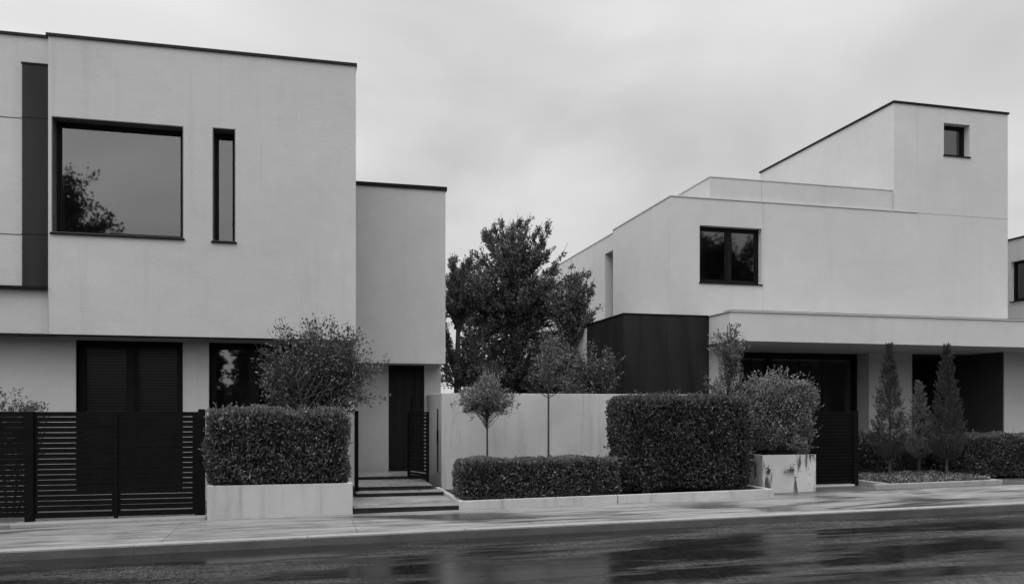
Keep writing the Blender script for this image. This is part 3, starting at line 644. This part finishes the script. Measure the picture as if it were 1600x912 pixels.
# large trees in the gap: limbs fan outwards and end in feathery shoots
def fan(Y, origins, ends, per, jit):
    out = []
    for (ox, oy), (ex, ey) in zip(origins, ends):
        for i in range(per):
            out.append((at(ox, oy, Y) + rng.normal(size=3) * .05, at(ex + rng.normal() * jit, ey + rng.normal() * jit, Y) + np.array((0, rng.normal() * .5, 0))))
    return out
def feathery(name, label, base, trunk, pairs, leaf, n, mat, spread):
    T = thing(name, label, 'tree', base, 'trees in the gap between the houses')
    tb = MB(); tb.tube(*trunk, 8); lb = MB()
    for (a, e) in pairs:
        L_ = np.linalg.norm(e - a); d = (e - a) / L_
        cu = quad(a, e, np.array((0, 0, -.10 * L_)) + rng.normal(size=3) * .05 * L_, 8)
        tb.tube(cu, np.linspace(.012 + .012 * L_, .004, 8), 5)
        k = int(5 + L_ * 5); t0 = rng.random() * .25
        for j_ in range(k):
            t = .22 + .78 * rng.random(); q = cu[min(int(t * 7), 7)]
            dd = d * 1.5 + rng.normal(size=3) * .5 + np.array((0, 0, .3)); dd /= np.linalg.norm(dd)
            l_ = spread * (.5 + .8 * rng.random()) * (1.25 - .85 * t)
            tb.tube([q, q + dd * l_], [.006, .002], 3)
            m_ = int(n * (.6 + .7 * rng.random())); u = rng.random(m_) ** .8
            P = q + dd * l_ * u[:, None] + rng.normal(size=(m_, 3)) * .035
            lb.leaves(P, dd * .6 + rng.normal(size=(m_, 3)) * .7, leaf * (.6 + .7 * rng.random(m_)), 0, .5, np.clip(t0 + .75 * rng.random(m_), 0, 1))
    tb.build('trunk', 'bark', T); lb.build('crown', mat, T)
Y = 24; q = at(803, 643, Y)
tipz = [(752, 366), (765, 352), (777, 340), (799, 346), (806, 338), (826, 334), (844, 350), (860, 366), (866, 385), (742, 392), (775, 380), (820, 375), (800, 385), (840, 395)]
orgs = [(803, 440 + 6 * (i % 4)) for i in range(len(tipz))]
mid = [(720, 440), (740, 425), (760, 430), (850, 430), (865, 450), (880, 470), (715, 480), (725, 510), (885, 505), (760, 470), (780, 450), (830, 450), (845, 480), (800, 430), (748, 442), (762, 418), (848, 436), (860, 425), (875, 540), (720, 545), (745, 500), (790, 480)]
orgm = [(803, 500 + 7 * (i % 5)) for i in range(len(mid))]
low_ = [(700, 560), (730, 575), (760, 560), (840, 560), (870, 580), (890, 600), (705, 595), (780, 590), (820, 600), (760, 610), (860, 620), (800, 560), (740, 620), (720, 640), (880, 640)]
low_ += [(785, 520), (820, 525), (800, 545), (775, 555), (835, 550), (795, 575), (815, 580)]
orgl = [(803, 590 + 6 * (i % 4)) for i in range(len(low_))]
feathery('broadleaf_tree', 'tallest tree, with fanned upright limbs, centre of the gap between the houses', (q[0], Y, 0), ([(q[0], Y, 0), (q[0] + .05, Y, 2.5), (q[0] - .03, Y, 4.3), (q[0] + .03, Y, at(803, 400, Y)[2])], [.17, .14, .09, .03]),
    fan(Y, orgs, tipz, 4, 3) + fan(Y, orgm, mid, 7, 20) + fan(Y, orgl, low_, 6, 20), .085, 22, 'leaf_far', .42)
Y = 22.5; q = at(715, 643, Y)
e1 = [(700, 412), (712, 398), (725, 392), (738, 400), (705, 440), (720, 425), (745, 430), (755, 455), (730, 460), (690, 470)]; o1 = [(715, 500 + 5 * (i % 4)) for i in range(len(e1))]
e2 = [(690, 500), (750, 500), (765, 530), (740, 540), (700, 540), (770, 565), (690, 575), (730, 570), (760, 600)]; o2 = [(715, 590 + 5 * (i % 4)) for i in range(len(e2))]
feathery('broadleaf_tree', 'tree half hidden by the left house, beside the tallest tree', (q[0], Y, 0), ([(q[0], Y, 0), (q[0], Y, 2.5), (q[0] + .03, Y, at(715, 440, Y)[2])], [.12, .1, .02]),
    fan(Y, o1, e1, 5, 6) + fan(Y, o2, e2, 5, 12), .08, 20, 'leaf_far', .38)
Y = 22.8; q = at(893, 643, Y)
e1 = [(905, 408), (897, 425), (880, 432), (912, 440), (918, 462), (870, 445), (922, 490), (855, 455), (890, 450), (915, 520), (905, 480)]; o1 = [(893, 520 + 6 * (i % 4)) for i in range(len(e1))]
e2 = [(850, 500), (865, 530), (912, 545), (850, 560), (880, 560), (860, 600), (905, 580), (840, 590)]; o2 = [(893, 590 + 6 * (i % 4)) for i in range(len(e2))]
feathery('broadleaf_tree', 'tree before the side wall of the stepped house, right of the tallest tree', (q[0], Y, 0), ([(q[0], Y, 0), (q[0], Y, 2.5), (q[0] + .03, Y, at(893, 450, Y)[2])], [.1, .08, .02]),
    fan(Y, o1, e1, 5, 6) + fan(Y, o2, e2, 5, 12), .08, 20, 'leaf_far', .36)

# cone-shaped conifers
def cone(name, label, x, y, z0, ztop, r, n, mat='leaf_conifer', zc=.44, group='cone-shaped conifers'):
    T = thing(name, label, 'conifer', (x, y, z0), group)
    b = MB(); b.tube([(x, y, z0), (x + .01, y, z0 + .5), (x, y, ztop)], [.032, .026, .004], 7)
    l = MB(); Hh = ztop - (z0 + zc)
    K = n // 34
    for i in range(K):
        t = rng.random() ** 1.25; zz = z0 + zc + t * Hh
        prof = min(1, (t + .04) / .16) ** .7 * (1 - t) ** 1.0 * 1.22 + .015
        a = rng.random() * 2 * np.pi; rr = r * prof * (.5 + .62 * rng.random())
        o = np.array((x + math.cos(a) * rr, y + math.sin(a) * rr, zz)); od = np.array((math.cos(a), math.sin(a), 0))
        d = od * .6 + np.array((0, 0, 1.)) + rng.normal(size=3) * .18; d /= np.linalg.norm(d)
        Ls = .20 * (.5 + .8 * rng.random()) * (1.15 - .6 * t)
        b.tube([(x, y, zz - .05), o], [.004, .002], 3)
        k = 26; s = rng.random(k)[:, None]; P = o + d * Ls * (s - .2) + rng.normal(size=(k, 3)) * .022 * (1.2 - s)
        l.leaves(P, d + rng.normal(size=(k, 3)) * .4, .034 * (.6 + .6 * rng.random(k)), 0, .4, np.clip(rng.random() * .4 + .6 * rng.random(k), 0, 1))
    b.build('trunk', 'bark', T); l.build('crown', mat, T)
p = at(1390, 643, 14.1); cone('conifer', 'dark cone-shaped tree with a bare stem, nearest the right gate', p[0], 14.1, gz(11) + .07, at(1390, 540, 14.1)[2], .29, 21000)
p = at(1479, 643, 13.9); cone('conifer', 'dark cone-shaped tree with a bare stem, further right of the pair', p[0], 13.9, gz(12) + .07, at(1479, 543, 13.9)[2], .30, 23000)
p = at(1436, 643, 14.7); cone('conifer', 'shorter pale young conifer standing between the two dark cone trees', p[0], 14.7, gz(12) + .07, at(1436, 598, 14.7)[2], .27, 9000, 'leaf_mid')
# ground cover in the right bed
b = MB(); n = 9000; xs = 10.6 + rng.random(n) * 2.2; ys = 13.2 + rng.random(n) * 1.6
P = np.stack([xs, ys, np.array([gz(v) for v in xs]) + .07 + .09 * rng.random(n)], 1); D = rng.normal(size=(n, 3)) * .6; D[:, 2] += .8
b.leaves(P, D, .045 * (.6 + .7 * rng.random(n)), 0, .6); tag(b.build('ground_cover', 'leaf_mid'), 'small-leaved ground cover filling the right bed', 'ground cover', kind='stuff')

# ------------------------------------------------------------------ trees and hedge across the street (mirrored in the panes)
def street_tree(x, y, h, r, label):
    T = tree('street_tree', label, (x, y, gz(x)), [([(x, y, 0), (x + .1, y, h * .35), (x - .1, y, h * .8)], [.2, .16, .05])],
         [((x, y, h * .72), (r, r, h * .25), 260), ((x + r * .3, y, h * .5), (r * 1.1, r, h * .16), 70), ((x - r * .3, y, h * .88), (r * .5, r * .5, h * .10), 30)], .22, 150, 'leaf_back', spread=.4, up=.5, limb_r=.05, low=.3, start=.2, group='street trees across the road')
street_tree(-12.4, -12, 14.0, 3.6, 'tall tree mirrored in the large square upper window')
street_tree(28.0, -12, 14.3, 3.3, 'tall tree mirrored in the upper window of the stepped house')
street_tree(-7.5, -15, 7.8, 2.6, 'shorter tree mirrored in the ground floor windows of the left house')
street_tree(4.5, -15, 6.8, 2.8, 'tree straight across the road from the steps')
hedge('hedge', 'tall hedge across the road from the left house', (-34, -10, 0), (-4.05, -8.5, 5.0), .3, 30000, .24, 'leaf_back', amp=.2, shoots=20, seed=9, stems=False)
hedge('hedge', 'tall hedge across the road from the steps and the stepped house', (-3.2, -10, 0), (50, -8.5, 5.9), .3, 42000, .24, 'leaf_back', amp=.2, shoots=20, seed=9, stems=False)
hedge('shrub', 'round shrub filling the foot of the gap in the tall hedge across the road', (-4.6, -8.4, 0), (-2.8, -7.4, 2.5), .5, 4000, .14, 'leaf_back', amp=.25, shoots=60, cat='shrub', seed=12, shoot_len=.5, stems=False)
# sprigs hanging at the corner of the stained planter
for (px, py, lb) in ((1201, 735, 'leafy sprig hanging down the left corner of the stained planter'), (1236, 733, 'small weed growing on the face of the stained planter')):
    q0 = at(px, py, 13.24); b = MB()
    for i in range(7):
        e = q0 + np.array((rng.normal() * .07, -.02 - .03 * rng.random(), rng.normal() * .08)); b.tube([q0 + (0, .015, .1), q0, e], [.004, .003, .002], 4, 1)
        b.leaves(q0 + (e - q0) * rng.random(9)[:, None], rng.normal(size=(9, 3)) + (0, -.5, -.3), .045 * (.6 + .6 * rng.random(9)))
    tag(b.build('sprig', ['leaf_shrub', 'hedge_core'], base=q0), lb, 'plant')
